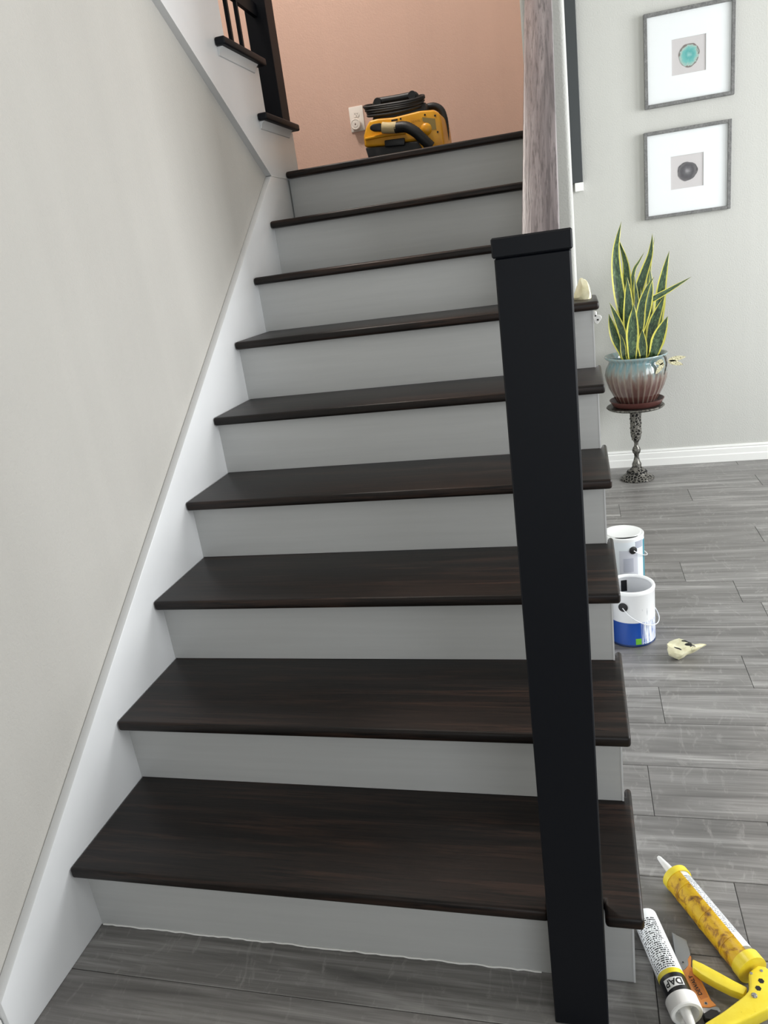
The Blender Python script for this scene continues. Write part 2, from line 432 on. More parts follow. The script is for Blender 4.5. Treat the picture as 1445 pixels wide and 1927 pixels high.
# ------------------------------------------------------------------ black board in the far corner
cb = thing('wall_board', 'narrow black upright board with white foot block beside the wall corner', 'board', (1.141, YF-.02, 1.53))
obj('board', box(XW1+.0015, 1.170, YF-.035, YF, 1.572, 3.4, bev=.002, seg=1), plain('board_charcoal', rgb(58, 62, 64), .45), cb)
obj('foot_block', box(1.128, 1.171, YF-.04, YF, 1.530, 1.572, bev=.002, seg=1), MAT['base'], cb)
# ------------------------------------------------------------------ framed agate prints on the far wall
def agate_mat(name, stops, sc_):
    t = NT(name); tc = t.new('ShaderNodeTexCoord'); v = t.coords(scale=(1, 1, 1))
    ln = t.new('ShaderNodeVectorMath', operation='LENGTH'); t.link(tc.outputs['Object'], ln.inputs[0])
    n = t.noise(v, 45, 4, .6, 1.0)
    f = t.math('ADD', t.math('MULTIPLY', ln.outputs['Value'], 1/.05), t.math('MULTIPLY', t.math('SUBTRACT', n, .5), sc_))
    t.color(t.ramp(f, stops)); t.set(Roughness=.35); return t.m
AG = [agate_mat('agate_teal', [(.0, rgb(150, 200, 196)), (.3, rgb(92, 172, 170)), (.62, rgb(120, 190, 184)), (.84, rgb(176, 196, 188)), (.93, rgb(128, 120, 116))], .7),
      agate_mat('agate_grey', [(.0, rgb(158, 156, 158)), (.3, rgb(96, 94, 97)), (.6, rgb(70, 68, 72)), (.85, rgb(108, 105, 106)), (.95, rgb(60, 58, 60))], .6)]
MAT['frame'] = M_wood('grey_frame_wood', rgb(92, 92, 92), rgb(118, 118, 117), rgb(138, 138, 136), (30, 30, 30), .5, .3)
MAT['mat'] = plain('mat_board_white', rgb(240, 243, 244), .7)
MAT['printpaper'] = plain('print_paper', rgb(208, 204, 204), .8)
g = NT('picture_glass'); tr = g.new('ShaderNodeBsdfTransparent'); gl = g.new('ShaderNodeBsdfGlossy'); gl.inputs['Roughness'].default_value = .06
fr = g.new('ShaderNodeFresnel'); fr.inputs[0].default_value = 1.45; mx = g.new('ShaderNodeMixShader')
g.link(g.math('MULTIPLY', fr.outputs[0], .22), mx.inputs[0]); g.link(tr.outputs[0], mx.inputs[1]); g.link(gl.outputs[0], mx.inputs[2])
g.link(mx.outputs[0], g.n['Material Output'].inputs['Surface']); MAT['glass'] = g.m
for k, (x0, x1, z0, z1, lab) in enumerate(((1.483, 1.896, 1.862, 2.276, 'square grey-framed print of a teal agate slice with wide white mat'),
                                           (1.475, 1.886, 1.342, 1.756, 'square grey-framed print of a dark grey agate slice with wide white mat'))):
    t = thing('picture_frame', lab, 'picture', ((x0+x1)/2, YF, z0), 'framed agate prints on the grey wall')
    fw, yf0, yf1 = .0165, YF-.024, YF-.0005
    for a in ((x0, x0+fw, z0, z1), (x1-fw, x1, z0, z1), (x0+fw, x1-fw, z0, z0+fw), (x0+fw, x1-fw, z1-fw, z1)):
        obj('frame_rail', box(a[0], a[1], yf0, yf1, a[2], a[3], bev=.0015, seg=1), MAT['frame'], t, smooth=False)
    cx, cz = (x0+x1)/2, (z0+z1)/2; q = .078
    bm = bmesh.new()
    for a in ((x0+fw, cx-q, z0+fw, z1-fw), (cx+q, x1-fw, z0+fw, z1-fw), (cx-q, cx+q, z0+fw, cz-q), (cx-q, cx+q, cz+q, z1-fw)):
        add_box(bm, a[0], a[1], YF-.012, YF-.009, a[2], a[3])
    obj('mat_board', bm, MAT['mat'], t, smooth=False)
    pr = obj('print', box(cx-q, cx+q, YF-.0085, YF-.007, cz-q, cz+q), MAT['printpaper'], t, smooth=False)
    pts = []
    for i in range(48):
        a = 2*PI*i/48; r = .0475*(1+.035*math.sin(3*a+k)+.02*math.sin(7*a+2*k)+.012*math.sin(13*a))
        pts.append((r*math.cos(a)*(1.0 if k else .98), r*math.sin(a)*(.93 if k else 1.08)))
    ag = obj('agate_slice', prism([(cx+x+.002, cz+z) for x, z in pts], 1, YF-.0098, YF-.0086), AG[k], pr)
    c = Vector((cx+.002, YF-.0095, cz)); ag.data.transform(Matrix.Translation(wloc(t)-c)); ag.location = c-wloc(t)
    obj('glass_pane', box(x0+fw, x1-fw, YF-.0165, YF-.0150, z0+fw, z1-fw), MAT['glass'], t, smooth=False)

# ------------------------------------------------------------------ plant stand, saucer, pot, leaves
PX, PY = 1.394, 3.146
T = lambda x, y, z: Matrix.Translation((x, y, z))
t = NT('antique_pewter'); v = t.coords(); n = t.noise(v, 90, 3, .6)
t.color(t.ramp(n, [(.35, rgb(58, 57, 54)), (.6, rgb(128, 126, 120))])); t.set(Metallic=.85, Roughness=.38); t.bump(n, .5, .002); MAT['pewter'] = t.m
t = NT('pewter_filigree'); v = t.coords(); vo = t.new('ShaderNodeTexVoronoi', feature='DISTANCE_TO_EDGE'); vo.inputs['Scale'].default_value = 62
t.link(v, vo.inputs['Vector'])
t.color(t.ramp(vo.outputs['Distance'], [(.08, rgb(120, 117, 111)), (.19, rgb(24, 23, 22))])); t.set(Metallic=.6, Roughness=.42)
t.bump(t.ramp(vo.outputs['Distance'], [(.1, (1, 1, 1, 1)), (.22, (0, 0, 0, 1))]), 1.0, .004); MAT['filigree'] = t.m
ps = thing('plant_stand', 'pewter pedestal plant stand with filigree column and domed foot on grey floor', 'plant stand', (PX-.006, PY, 0))
mt = T(PX-.006, PY, 0)
obj('foot', lathe([(0, .002), (.088, 0), (.092, .004), (.090, .008), (.072, .020), (.058, .030), (.054, .036), (.046, .048), (.030, .062), (.026, .068), (0, .070)], 40, mt), MAT['filigree'], ps)
obj('stem', lathe([(.024, .068), (.025, .085), (.018, .100), (.012, .125), (.013, .140), (.021, .152), (.023, .163), (.019, .176), (.012, .186), (.011, .205), (.017, .218), (.022, .224)], 28, mt), MAT['pewter'], ps)
obj('column', lathe([(0, .222), (.023, .223), (.023, .232), (.0265, .240), (.0285, .255), (.0290, .380), (.027, .392), (0, .393)], 32, mt, flute=lambda a, z: .02*math.cos(9*a)*math.cos(z*240)), MAT['filigree'], ps)
for ka in range(7):
    for kz in range(5):
        a = 2*PI*(ka+.5*(kz % 2))/7; z = .262+kz*.026
        b = lathe([(0, -.004), (.0042, -.0022), (.0058, 0), (.0042, .0022), (0, .004)], 8, frame_to((PX-.006+.0285*math.cos(a), PY+.0285*math.sin(a), z), (math.cos(a), math.sin(a), 0)))
        obj('boss', b, MAT['pewter'], ps)
for ka in range(16):
    a = 2*PI*ka/16
    b = box(-.0042, .0042, -.0065, .0065, -.0012, .0012, bev=.001, seg=1, mtx=frame_to((PX-.006+.0512*math.cos(a), PY+.0512*math.sin(a), .0425), (math.cos(a)*.8, math.sin(a)*.8, .62), (-math.sin(a), math.cos(a), 0)))
    obj('pierced_slot', b, plain('slot_black', rgb(14, 14, 14), .7) if ka == 0 else bpy.data.materials['slot_black'], ps)
obj('top_plate', lathe([(0, .392), (.030, .393), (.110, .397), (.143, .402), (.150, .409), (.146, .414), (.130, .4145), (0, .414)], 48, mt), MAT['pewter'], ps)
MAT['terra'] = plain('saucer_brown_glaze', rgb(88, 52, 48), .28)
SZ = .4146
sa = tag(obj('plant_saucer', lathe([(0, SZ), (.112, SZ), (.124, SZ+.006), (.138, SZ+.030), (.1405, SZ+.034), (.137, SZ+.035), (.118, SZ+.012), (0, SZ+.010)], 48, T(PX+.002, PY, 0)), MAT['terra'], None, (PX+.002, PY, SZ)),
         'round red-brown glazed saucer under the ribbed flower pot', 'saucer')
t = NT('drip_glaze'); uvn = t.new('ShaderNodeUVMap'); sp = t.new('ShaderNodeSeparateXYZ'); t.link(uvn.outputs[0], sp.inputs[0])
cx_ = t.new('ShaderNodeCombineXYZ'); t.link(t.math('MULTIPLY', sp.outputs[0], 34), cx_.inputs[0]); t.link(t.math('MULTIPLY', sp.outputs[1], 6), cx_.inputs[1])
dn = t.noise(cx_.outputs[0], 1.5, 3, .6)
ff = t.math('ADD', t.math('MULTIPLY', t.math('SUBTRACT', sp.outputs[1], SZ), 3.9), t.math('MULTIPLY', t.math('SUBTRACT', dn, .5), .55))
gc = t.ramp(ff, [(.0, rgb(66, 38, 36)), (.46, rgb(88, 60, 54)), (.62, rgb(112, 96, 88)), (.78, rgb(122, 134, 132)), (.93, rgb(98, 132, 138)), (1, rgb(134, 156, 158))])
rdg = t.math('ABSOLUTE', t.math('COSINE', t.math('MULTIPLY', sp.outputs[0], 28*PI)))
t.color(t.mix(t.ramp(rdg, [(.80, (0, 0, 0, 1)), (1, (.38,)*3+(1,))]), gc, rgb(150, 140, 126)))
t.set(Roughness=.18, Coat_Weight=.4); MAT['glaze'] = t.m
pz = SZ+.0105
prof = [(0, pz), (.088, pz), (.098, pz+.006), (.114, pz+.040), (.137, pz+.090), (.151, pz+.135), (.155, pz+.165), (.151, pz+.195), (.140, pz+.222), (.136, pz+.232), (.141, pz+.240), (.156, pz+.250), (.160, pz+.256), (.158, pz+.261), (.150, pz+.260), (.138, pz+.248), (.130, pz+.230), (.135, pz+.205), (.14, pz+.16), (0, pz+.155)]
def fl_(a, z):
    k = max(0, min(1, (z-pz-.02)/.05))*max(0, min(1, (pz+.215-z)/.03)); return k*.028*abs(math.cos(14*a))
plant = thing('snake_plant', 'variegated snake plant with yellow-edged leaves in ribbed teal and brown glazed pot', 'potted plant', (PX+.002, PY, pz))
obj('pot', lathe(prof, 104, T(PX+.002, PY, 0), flute=fl_), MAT['glaze'], plant, angle=60)
obj('soil', lathe([(0, pz+.235), (.06, pz+.238), (.125, pz+.228), (.128, pz+.20), (0, pz+.2)], 24, T(PX+.002, PY, 0)), plain('potting_soil', rgb(42, 36, 30), .9), plant)
t = NT('snake_leaf'); uvn = t.new('ShaderNodeUVMap'); sp = t.new('ShaderNodeSeparateXYZ'); t.link(uvn.outputs[0], sp.inputs[0])
ed = t.math('ABSOLUTE', t.math('SUBTRACT', sp.outputs[0], .5))
cx_ = t.new('ShaderNodeCombineXYZ'); t.link(t.math('MULTIPLY', sp.outputs[1], 26), cx_.inputs[1]); t.link(t.math('MULTIPLY', sp.outputs[0], 4), cx_.inputs[0])
oi = t.new('ShaderNodeObjectInfo'); t.link(t.math('MULTIPLY', oi.outputs['Random'], 40), cx_.inputs[2])
nb = t.noise(cx_.outputs[0], 1.3, 4, .65, 1.2)
gr = t.ramp(nb, [(.35, rgb(30, 48, 36)), (.5, rgb(54, 78, 52)), (.68, rgb(104, 128, 92))])
e2 = t.math('ADD', ed, t.math('MULTIPLY', t.math('SUBTRACT', nb, .5), .06))
t.color(t.mix(t.ramp(e2, [(.345, (0, 0, 0, 1)), (.375, (1, 1, 1, 1))]), gr, rgb(214, 208, 96))); t.set(Roughness=.35); MAT['leaf'] = t.m
def leaf(pts, wpx, dy, yaw=0.0, bend=.25):
    path = smooth_path([at(1130+a/6.883, 410+b/6.883, 1, PY+dy+bend*.06*(i/(len(pts)-1))) for i, (a, b) in enumerate(pts)], 7)
    base = path[0]; root = Vector((PX+.002+(base.x-PX)*.62, PY+dy*.7, pz+.225)) 
    if base.z > pz+.235: path = smooth_path([root, (root+base)/2+Vector(((base.x-root.x)*.15, 0, 0)), base], 4)[:-1]+path
    n = len(path); wm = wpx/6.883*.00287*1.08
    bm = bmesh.new(); uv = bm.loops.layers.uv.verify()
    Ls = [0]
    for a, b in zip(path[:-1], path[1:]): Ls.append(Ls[-1]+(b-a).length)
    M = 6; F = []; B = []
    for i, p in enumerate(path):
        a = path[max(i-1, 0)]; b = path[min(i+1, n-1)]; tn = (b-a).normalized()
        view = Vector((math.sin(yaw), -math.cos(yaw), .12)); s = tn.cross(view).normalized(); o = s.cross(tn).normalized()
        u = Ls[i]/Ls[-1]
        prof_ = min(1, .50+1.05*u) if u < .48 else max(.02, (1-((u-.48)/.52)**1.9))
        hw = wm/2*prof_
        fr_, br_ = [], []
        for k in range(M+1):
            c = -1+2*k/M; off = (1-c*c)*(-.18*hw); th = .0016*(1-abs(c)**4)+.0003
            fr_.append(bm.verts.new(p+s*hw*c+o*(off+th))); br_.append(bm.verts.new(p+s*hw*c+o*(off-th)))
        F.append(fr_); B.append(br_)
    def quad(vs_, us):
        f = bm.faces.new(vs_)
        for lp, q in zip(f.loops, us): lp[uv].uv = q
    for i in range(n-1):
        for k in range(M):
            us = ((k/M, Ls[i]), ((k+1)/M, Ls[i]), ((k+1)/M, Ls[i+1]), (k/M, Ls[i+1]))
            quad((F[i][k], F[i][k+1], F[i+1][k+1], F[i+1][k]), us)
            quad((B[i][k], B[i][k+1], B[i+1][k+1], B[i+1][k]), us)
        for k in (0, M): quad((F[i][k], F[i+1][k], B[i+1][k], B[i][k]), ((k/M, Ls[i]),)*4)
    obj('leaf', bm, MAT['leaf'], plant, angle=80)
for a in ([[(335, 1480), (250, 1010), (205, 680), (203, 380), (268, 50)], 135, -.01, .2],
          [[(350, 1180), (340, 800), (318, 560), (230, 265)], 118, .03, -.3],
          [[(372, 1480), (362, 1120), (345, 765)], 135, -.035, .1],
          [[(410, 1800), (415, 1450), (432, 1118)], 145, -.085, 0],
          [[(395, 930), (430, 690), (500, 560), (568, 440)], 72, .05, .2],
          [[(485, 960), (560, 720), (635, 500), (665, 310), (668, 200)], 125, .06, -.1],
          [[(620, 780), (660, 480), (700, 250)], 50, .075, .2],
          [[(760, 1190), (790, 900), (835, 660), (890, 425)], 125, .05, .1],
          [[(640, 1070), (850, 955), (1030, 850), (1180, 760)], 80, .0, 0],
          [[(505, 1430), (535, 1130), (610, 905), (692, 765)], 110, -.055, -.1],
          [[(520, 1480), (610, 1160), (650, 900), (640, 640)], 95, -.03, .3],
          [[(620, 1770), (680, 1400), (760, 1180), (830, 1010)], 135, -.02, -.2],
          [[(690, 1760), (765, 1520), (870, 1275)], 155, -.065, 0],
          [[(275, 1730), (175, 1500), (108, 1245)], 120, -.03, .25],
          [[(345, 1780), (262, 1430), (118, 1100)], 95, -.06, -.2],
          [[(310, 1500), (255, 1270), (208, 1045)], 100, .03, .1],
          [[(472, 1180), (458, 960), (434, 735)], 78, .0, .3],
          [[(590, 1760), (590, 1480), (612, 1220)], 90, -.0, .1],
          [[(555, 1790), (540, 1620), (540, 1440)], 110, -.07, -.1],
          [[(480, 1790), (492, 1500), (478, 1190)], 70, -.045, .3],
          [[(300, 1790), (285, 1640), (255, 1500)], 70, -.07, .2],
          [[(370, 1000), (385, 850), (365, 700)], 80, .07, .0],
          [[(520, 1160), (525, 1030), (520, 900)], 60, .04, .4]): leaf(*a)
# dragonfly ornament clipped to the pot
t = NT('dragonfly_wing'); v = t.coords(); vo = t.new('ShaderNodeTexVoronoi', feature='DISTANCE_TO_EDGE'); vo.inputs['Scale'].default_value = 120; t.link(v, vo.inputs['Vector'])
t.color(t.ramp(vo.outputs['Distance'], [(.03, rgb(120, 112, 84)), (.08, rgb(232, 226, 190))])); t.set(Roughness=.4); MAT['wing'] = t.m
yd = PY-.135
cpt = lambda a, b, yy=None: at(1120+a/6.217, 620+b/6.217, 1, yd if yy is None else yy)
dg_ = thing('dragonfly_ornament', 'cream-winged metal dragonfly ornament perched on the flower pot rim', 'ornament', cpt(835, 360))
for (a, b, w_) in (((850, 362), (1062, 318), 62), ((850, 375), (1030, 412), 60), ((800, 365), (700, 400), 72), ((800, 385), (706, 522), 58)):
    p0, p1 = cpt(*a), cpt(*b); d = p1-p0; ln_ = d.length; ex = d.normalized(); ey = Vector((0, -1, 0)).cross(ex); hw = w_/6.217*.0028/2
    pl = []
    for i in range(14):
        s_ = i/13; pl.append((s_, hw*math.sin(PI*min(1, s_**.75))**.7 if 0 < s_ < 1 else 0))
    bm = bmesh.new(); ring = [p0+ex*(s_*ln_)+ey*h for s_, h in pl]+[p0+ex*(s_*ln_)-ey*h*.8 for s_, h in pl[-2:0:-1]]
    A = [bm.verts.new(q+Vector((0, -.0008, 0))) for q in ring]; B = [bm.verts.new(q+Vector((0, .0008, 0))) for q in ring]
    bm.faces.new(A); bm.faces.new(B[::-1])
    for i in range(len(A)): j = (i+1) % len(A); bm.faces.new((A[i], A[j], B[j], B[i]))
    obj('wing', bm, MAT['wing'], dg_, smooth=False)
obj('body', tube(smooth_path([cpt(812, 310), cpt(825, 350), cpt(832, 400), cpt(820, 470), cpt(805, 530)], 4), lambda u: .0065*(1-.65*u), 10), MAT['pewter'], dg_)
obj('clip', tube(smooth_path([cpt(815, 340), at(1120+815/6.217, 620+320/6.217, 1, yd+.03), Vector((PX+.115, PY-.075, pz+.262)), Vector((PX+.105, PY-.065, pz+.240))], 4), .0022, 6), MAT['pewter'], dg_)

# ------------------------------------------------------------------ paint cans
MAT['white_gloss'] = plain('white_enamel', rgb(242, 243, 243), .22)
MAT['wire'] = plain('bail_wire', rgb(226, 228, 230), .3, .2)
MAT['ear'] = plain('ear_black', rgb(12, 12, 14), .5)
def patch(c, r, a0, a1, z0, z1, mat, name, parent, n=10):
    bm = bmesh.new(); A = []
    for i in range(n+1):
        a = math.radians(a0+(a1-a0)*i/n); d = Vector((math.cos(a), math.sin(a), 0))
        A.append([bm.verts.new(Vector((c[0], c[1], z))+d*rr) for rr, z in ((r, z0), (r+.0005, z0), (r+.0005, z1), (r, z1))])
    for P_, Q_ in zip(A[:-1], A[1:]):
        for k in range(4): bm.faces.new((P_[k], P_[(k+1) % 4], Q_[(k+1) % 4], Q_[k]))
    bm.faces.new(A[0]); bm.faces.new(A[-1][::-1])
    return obj(name, bm, mat, parent, angle=50)
def bail(c, r, a0, z0, droop, parent):
    pts = []
    for i in range(17):
        u = i/16; a = math.radians(a0+180*u); k = math.sin(PI*u)
        pts.append(Vector((c[0]+(r+.0055+.006*k)*math.cos(a), c[1]+(r+.0055+.006*k)*math.sin(a), z0-droop*k**.8)))
    obj('bail_handle', tube(smooth_path(pts, 3), .0016, 6), MAT['wire'], parent)
    for da in (0, 180):
        a = math.radians(a0+da); d = Vector((math.cos(a), math.sin(a), 0))
        obj('handle_ear', lathe([(0, 0), (.0155, 0), (.0155, .003), (.010, .006), (0, .0065)], 20, frame_to(Vector((c[0], c[1], z0))+d*(r-.001), d)), MAT['ear'], parent)
c1, rc, hc = (1.2385, 1.358), .078, .2
can = thing('paint_can', 'open white paint can with blue label and white paint drips on the floor', 'paint can', (c1[0], c1[1], 0), 'paint cans beside the stairs')
t = NT('blue_drip_label'); uvn = t.new('ShaderNodeUVMap'); sp = t.new('ShaderNodeSeparateXYZ'); t.link(uvn.outputs[0], sp.inputs[0])
cx_ = t.new('ShaderNodeCombineXYZ'); t.link(t.math('MULTIPLY', sp.outputs[0], 120), cx_.inputs[0]); t.link(t.math('MULTIPLY', sp.outputs[1], 10), cx_.inputs[1])
dn = t.noise(cx_.outputs[0], 1.0, 3, .6, .3)
# drips live on the side turned to the room (u around .78 .. 1)
zone = t.ramp(sp.outputs[0], [(.80, (0, 0, 0, 1)), (.835, (1, 1, 1, 1)), (.985, (1, 1, 1, 1)), (1, (.6,)*3+(1,))])
drip = t.math('MULTIPLY', zone, t.ramp(dn, [(.43, (0, 0, 0, 1)), (.49, (1, 1, 1, 1))]))
band = t.math('LESS_THAN', sp.outputs[1], .090)
blue = t.mix(drip, rgb(8, 70, 158), rgb(236, 240, 244))
top = t.mix(t.math('MULTIPLY', zone, t.math('MULTIPLY', t.math('GREATER_THAN', dn, .64), t.math('LESS_THAN', sp.outputs[1], .14))), rgb(228, 229, 230), rgb(40, 58, 92))
low = t.mix(t.math('LESS_THAN', sp.outputs[1], .008), t.mix(band, top, blue), rgb(16, 44, 92))
t.color(low); t.set(Roughness=.3)
bd = obj('can_body', lathe([(0, .002), (rc-.002, 0), (rc, .002), (rc, .004), (rc-.001, .006), (rc-.001, hc-.012), (rc, hc-.010), (rc, hc-.003), (rc-.002, hc), (rc-.007, hc), (rc-.010, hc-.004), (rc-.010, hc-.008), (rc-.004, hc-.012), (rc-.004, .035), (0, .035)], 56, T(c1[0], c1[1], 0)), t.m, can)
obj('rim', lathe([(rc-.010, hc-.004), (rc-.007, hc+.0015), (rc-.001, hc+.0012), (rc+.0012, hc-.004), (rc+.0004, hc-.010), (rc-.006, hc-.010)], 56, T(c1[0], c1[1], 0), closed=True), MAT['white_gloss'], can)
patch(c1, rc-.0042-.0006, 96, 112, hc-.062, hc-.020, MAT['ear'], 'inner_ear', can)
patch(c1, rc-.0008, -84, -70, .010, .032, plain('label_green', rgb(116, 190, 60), .4), 'green_badge', can)
patch(c1, rc-.0008, -66, -44, .0125, .0145, plain('label_print', rgb(190, 208, 232), .5), 'print_line', can)
bail(c1, rc, -112, .148, .076, can)
c2 = (1.2425, 1.835)
can2 = thing('paint_can', 'closed white paint can with grey label and white lid behind the blue one', 'paint can', (c2[0], c2[1], 0), 'paint cans beside the stairs')
obj('can_body', lathe([(0, .002), (rc-.002, 0), (rc, .002), (rc, .004), (rc-.001, .006), (rc-.001, hc-.012), (rc, hc-.010), (rc, hc-.003), (rc-.003, hc), (rc-.007, hc-.001), (0, hc-.001)], 56, T(c2[0], c2[1], 0)), MAT['white_gloss'], can2)
obj('lid', lathe([(0, hc+.0005), (.055, hc+.0005), (.060, hc+.002), (.0655, hc+.002), (.068, hc-.0006)], 48, T(c2[0], c2[1], 0)), MAT['white_gloss'], can2)
pts = [Vector((c2[0]+.0705*math.cos(math.radians(a)), c2[1]+.0705*math.sin(math.radians(a)), hc+.0008)) for a in range(-118, -40, 4)]
obj('lid_groove_shade', tube(pts, lambda u: .0008+.0026*math.sin(PI*u), 6), MAT['ear'], can2)  # black arc put in for the shade inside the lid groove
MAT['lblgrey'] = plain('label_grey', rgb(196, 198, 206), .45); MAT['lblteal'] = plain('label_teal', rgb(52, 132, 150), .45)
patch(c2, rc-.0008, -130, -5, .012, hc-.016, plain('label_pale', rgb(222, 228, 232), .4), 'label', can2, 24)
patch(c2, rc-.0002, -105, -52, .04, .150, MAT['lblgrey'], 'label_panel', can2, 14)
patch(c2, rc+.0004, -94, -66, .06, .118, plain('label_panel_dark', rgb(172, 175, 186), .45), 'label_print', can2, 8)
patch(c2, rc-.0002, -26, -12, .012, hc-.022, MAT['lblteal'], 'label_stripe', can2, 6)
patch(c2, rc-.0002, -58, -30, hc-.046, hc-.017, plain('label_badge', rgb(168, 172, 184), .45), 'label_badge', can2, 8)
bail(c2, rc, -66, .150, .05, can2)

# ------------------------------------------------------------------ crumpled scraps
def crumple(name, center, size, mat, label, cat, seed, extra=None, flat=0.0):
    rnd = random.Random(seed); bm = bmesh.new(); bmesh.ops.create_icosphere(bm, subdivisions=3, radius=1)
    dirs = [(Vector((rnd.gauss(0, 1), rnd.gauss(0, 1), rnd.gauss(0, 1))).normalized(), rnd.uniform(.62, 1.0)) for _ in range(16)]
    for v in bm.verts:
        d = v.co.normalized(); r = min([q/max(.05, d.dot(n)) for n, q in dirs if d.dot(n) > .1] + [1.15])
        r *= 1+.05*math.sin(17*d.x+seed)*math.sin(13*d.y)
        v.co = Vector((d.x*r*size[0], d.y*r*size[1], d.z*r*size[2]))
    if extra: extra(bm)
    zmin = min(v.co.z for v in bm.verts)
    for v in bm.verts: v.co += Vector(center)-Vector((0, 0, zmin))
    return tag(obj(name, bm, mat, None, center, angle=22), label, cat)
t = NT('masking_paper'); v = t.coords(); n = t.noise(v, 40, 3)
t.color(t.ramp(n, [(.3, rgb(214, 208, 168)), (.7, rgb(240, 236, 206))])); t.set(Roughness=.7, Subsurface_Weight=.05); MAT['paper'] = t.m
def wad_shape(bm):
    for v in bm.verts:
        x = v.co.x
        if x > .008:      # tapering tail to the right
            k = min(1, (x-.008)/.036); v.co.y = v.co.y*(1-.30*k)+.018*k; v.co.z = v.co.z*(1-.35*k)+.003*k; v.co.x = .008+(x-.008)*1.9
        v.co.z += .004*math.sin(90*v.co.x+60*v.co.y)
wd = crumple('paper_wad', (1.380, 1.216, 0), (.050, .032, .027), MAT['paper'], 'crumpled pale yellow paper wad with black marks lying on grey floor planks', 'paper', 5, wad_shape)
from mathutils.bvhtree import BVHTree
bmw = bmesh.new(); bmw.from_mesh(wd.data); bvh = BVHTree.FromBMesh(bmw)
for (x, y, a, b, rz) in ((1.398, 1.222, .016, .005, -.2), (1.410, 1.207, .020, .006, -.05), (1.368, 1.196, .012, .0025, -.4)):
    bm = bmesh.new(); bmesh.ops.create_grid(bm, x_segments=10, y_segments=4, size=1); kill = []
    for v in bm.verts:
        u_, w_ = v.co.x, v.co.y*math.sqrt(max(.02, 1-v.co.x**2))
        px_ = x+a*u_*math.cos(rz)-b*w_*math.sin(rz); py_ = y+a*u_*math.sin(rz)+b*w_*math.cos(rz)
        hit = bvh.ray_cast(Vector((px_, py_, .3))-wd.location, Vector((0, 0, -1)))
        if hit[0] is None: kill.append(v); continue
        v.co = hit[0]+wd.location+Vector((0, -.0004, .0008))
    bmesh.ops.delete(bm, geom=kill, context='VERTS')
    if len(bm.faces): obj('black_mark', bm, MAT['ear'], wd)
    else: bm.free()
bmw.free()
def scrap_shape(bm):
    for v in bm.verts:
        z = max(v.co.z, -.014); k = (z+.014)/.05; v.co.z = z*1.25; v.co.x = v.co.x*(1.12-.45*k)-.006*k; v.co.y *= 1.1-.4*k
crumple('paper_scrap', (1.131, 1.425, TZ[6]), (.030, .028, .038), MAT['paper'], 'pale yellow crumpled scrap on black tread beside the full-height wall end', 'scrap', 11, scrap_shape)
hk = thing('stair_hook', 'small white lobed hook on the outer side of stairs below a tread', 'hook', (XR, 1.30, 1.09))
lob = []
for i in range(28):
    a = 2*PI*i/28; r = .0115*(1+.16*math.sin(3*a+.6)); lob.append((1.1635+r*math.cos(a), 1.089+r*1.15*math.sin(a)))
obj('plate', prism(lob, 1, 1.298, 1.304, bev=.001, seg=1), MAT['base'], hk)
obj('tab', box(XR, 1.163, 1.298, 1.304, 1.094, 1.111, bev=.002, seg=1), MAT['base'], hk)
obj('screw_hole', lathe([(0, 0), (.0028, 0), (.0028, .0006), (0, .0006)], 12, frame_to((1.1655, 1.2975, 1.086), (0, -1, 0))), MAT['ear'], hk)

# ------------------------------------------------------------------ caulking gun with a white tube
t = NT('worn_yellow'); v = t.coords(); n = t.noise(v, 38, 6, .68, .5)
t.color(t.ramp(n, [(.33, rgb(92, 62, 32)), (.42, rgb(170, 120, 20)), (.50, rgb(222, 176, 22)), (.7, rgb(238, 200, 36))])); t.set(Roughness=.42); MAT['gun'] = t.m
t = NT('yellow_enamel'); v = t.coords(); n = t.noise(v, 55, 5, .7)
t.color(t.ramp(n, [(.27, rgb(120, 96, 30)), (.34, rgb(240, 216, 52)), (.7, rgb(246, 226, 70))])); t.set(Roughness=.35); MAT['gun2'] = t.m
MAT['steel'] = plain('bare_steel', rgb(168, 168, 170), .3, .9)
MAT['plastic'] = plain('white_plastic', rgb(240, 240, 238), .35)
GF, GB = Vector((1.254, .266, .030)), Vector((1.357, .068, .030))
ga = (GB-GF).normalized(); gn = Vector((-ga.y, ga.x, 0)); 
if gn.x < 0: gn = -gn
GL = (GB-GF).length
gun = thing('caulking_gun', 'yellow paint-worn caulking gun lying on its side on grey floor', 'caulking gun', (GB.x, GB.y, 0))
def gpt(s, ang, r): a = math.radians(ang); return GF+ga*s+gn*(r*math.cos(a))+Vector((0, 0, r*math.sin(a)))
def shell(s0, s1, a0, a1, r0, r1, n=26):
    bm = bmesh.new(); R_ = []
    for i in range(n+1):
        a = a0+(a1-a0)*i/n; R_.append([bm.verts.new(gpt(s, a, r)) for s, r in ((s0, r0), (s1, r0), (s1, r1), (s0, r1))])
    for P_, Q_ in zip(R_[:-1], R_[1:]):
        for k in range(4): bm.faces.new((P_[k], P_[(k+1) % 4], Q_[(k+1) % 4], Q_[k]))
    if abs(a1-a0) < 359: bm.faces.new(R_[0]); bm.faces.new(R_[-1][::-1])
    return bm
obj('cradle', shell(.004, GL-.004, 88, 318, .0262, .0280), MAT['gun'], gun)
for s in (.040, .110, .175): obj('pressed_rib', shell(s, s+.004, 88, 318, .0278, .0288), MAT['gun'], gun)
obj('front_ring', shell(-.004, .010, 0, 360, .0262, .0292, 36), MAT['gun2'], gun)
obj('front_plate', shell(-.0045, -.0020, -30, 230, .0130, .0285, 30), MAT['gun2'], gun)
obj('rear_collar', shell(GL-.012, GL+.006, 0, 360, .0262, .0288, 36), MAT['gun2'], gun)
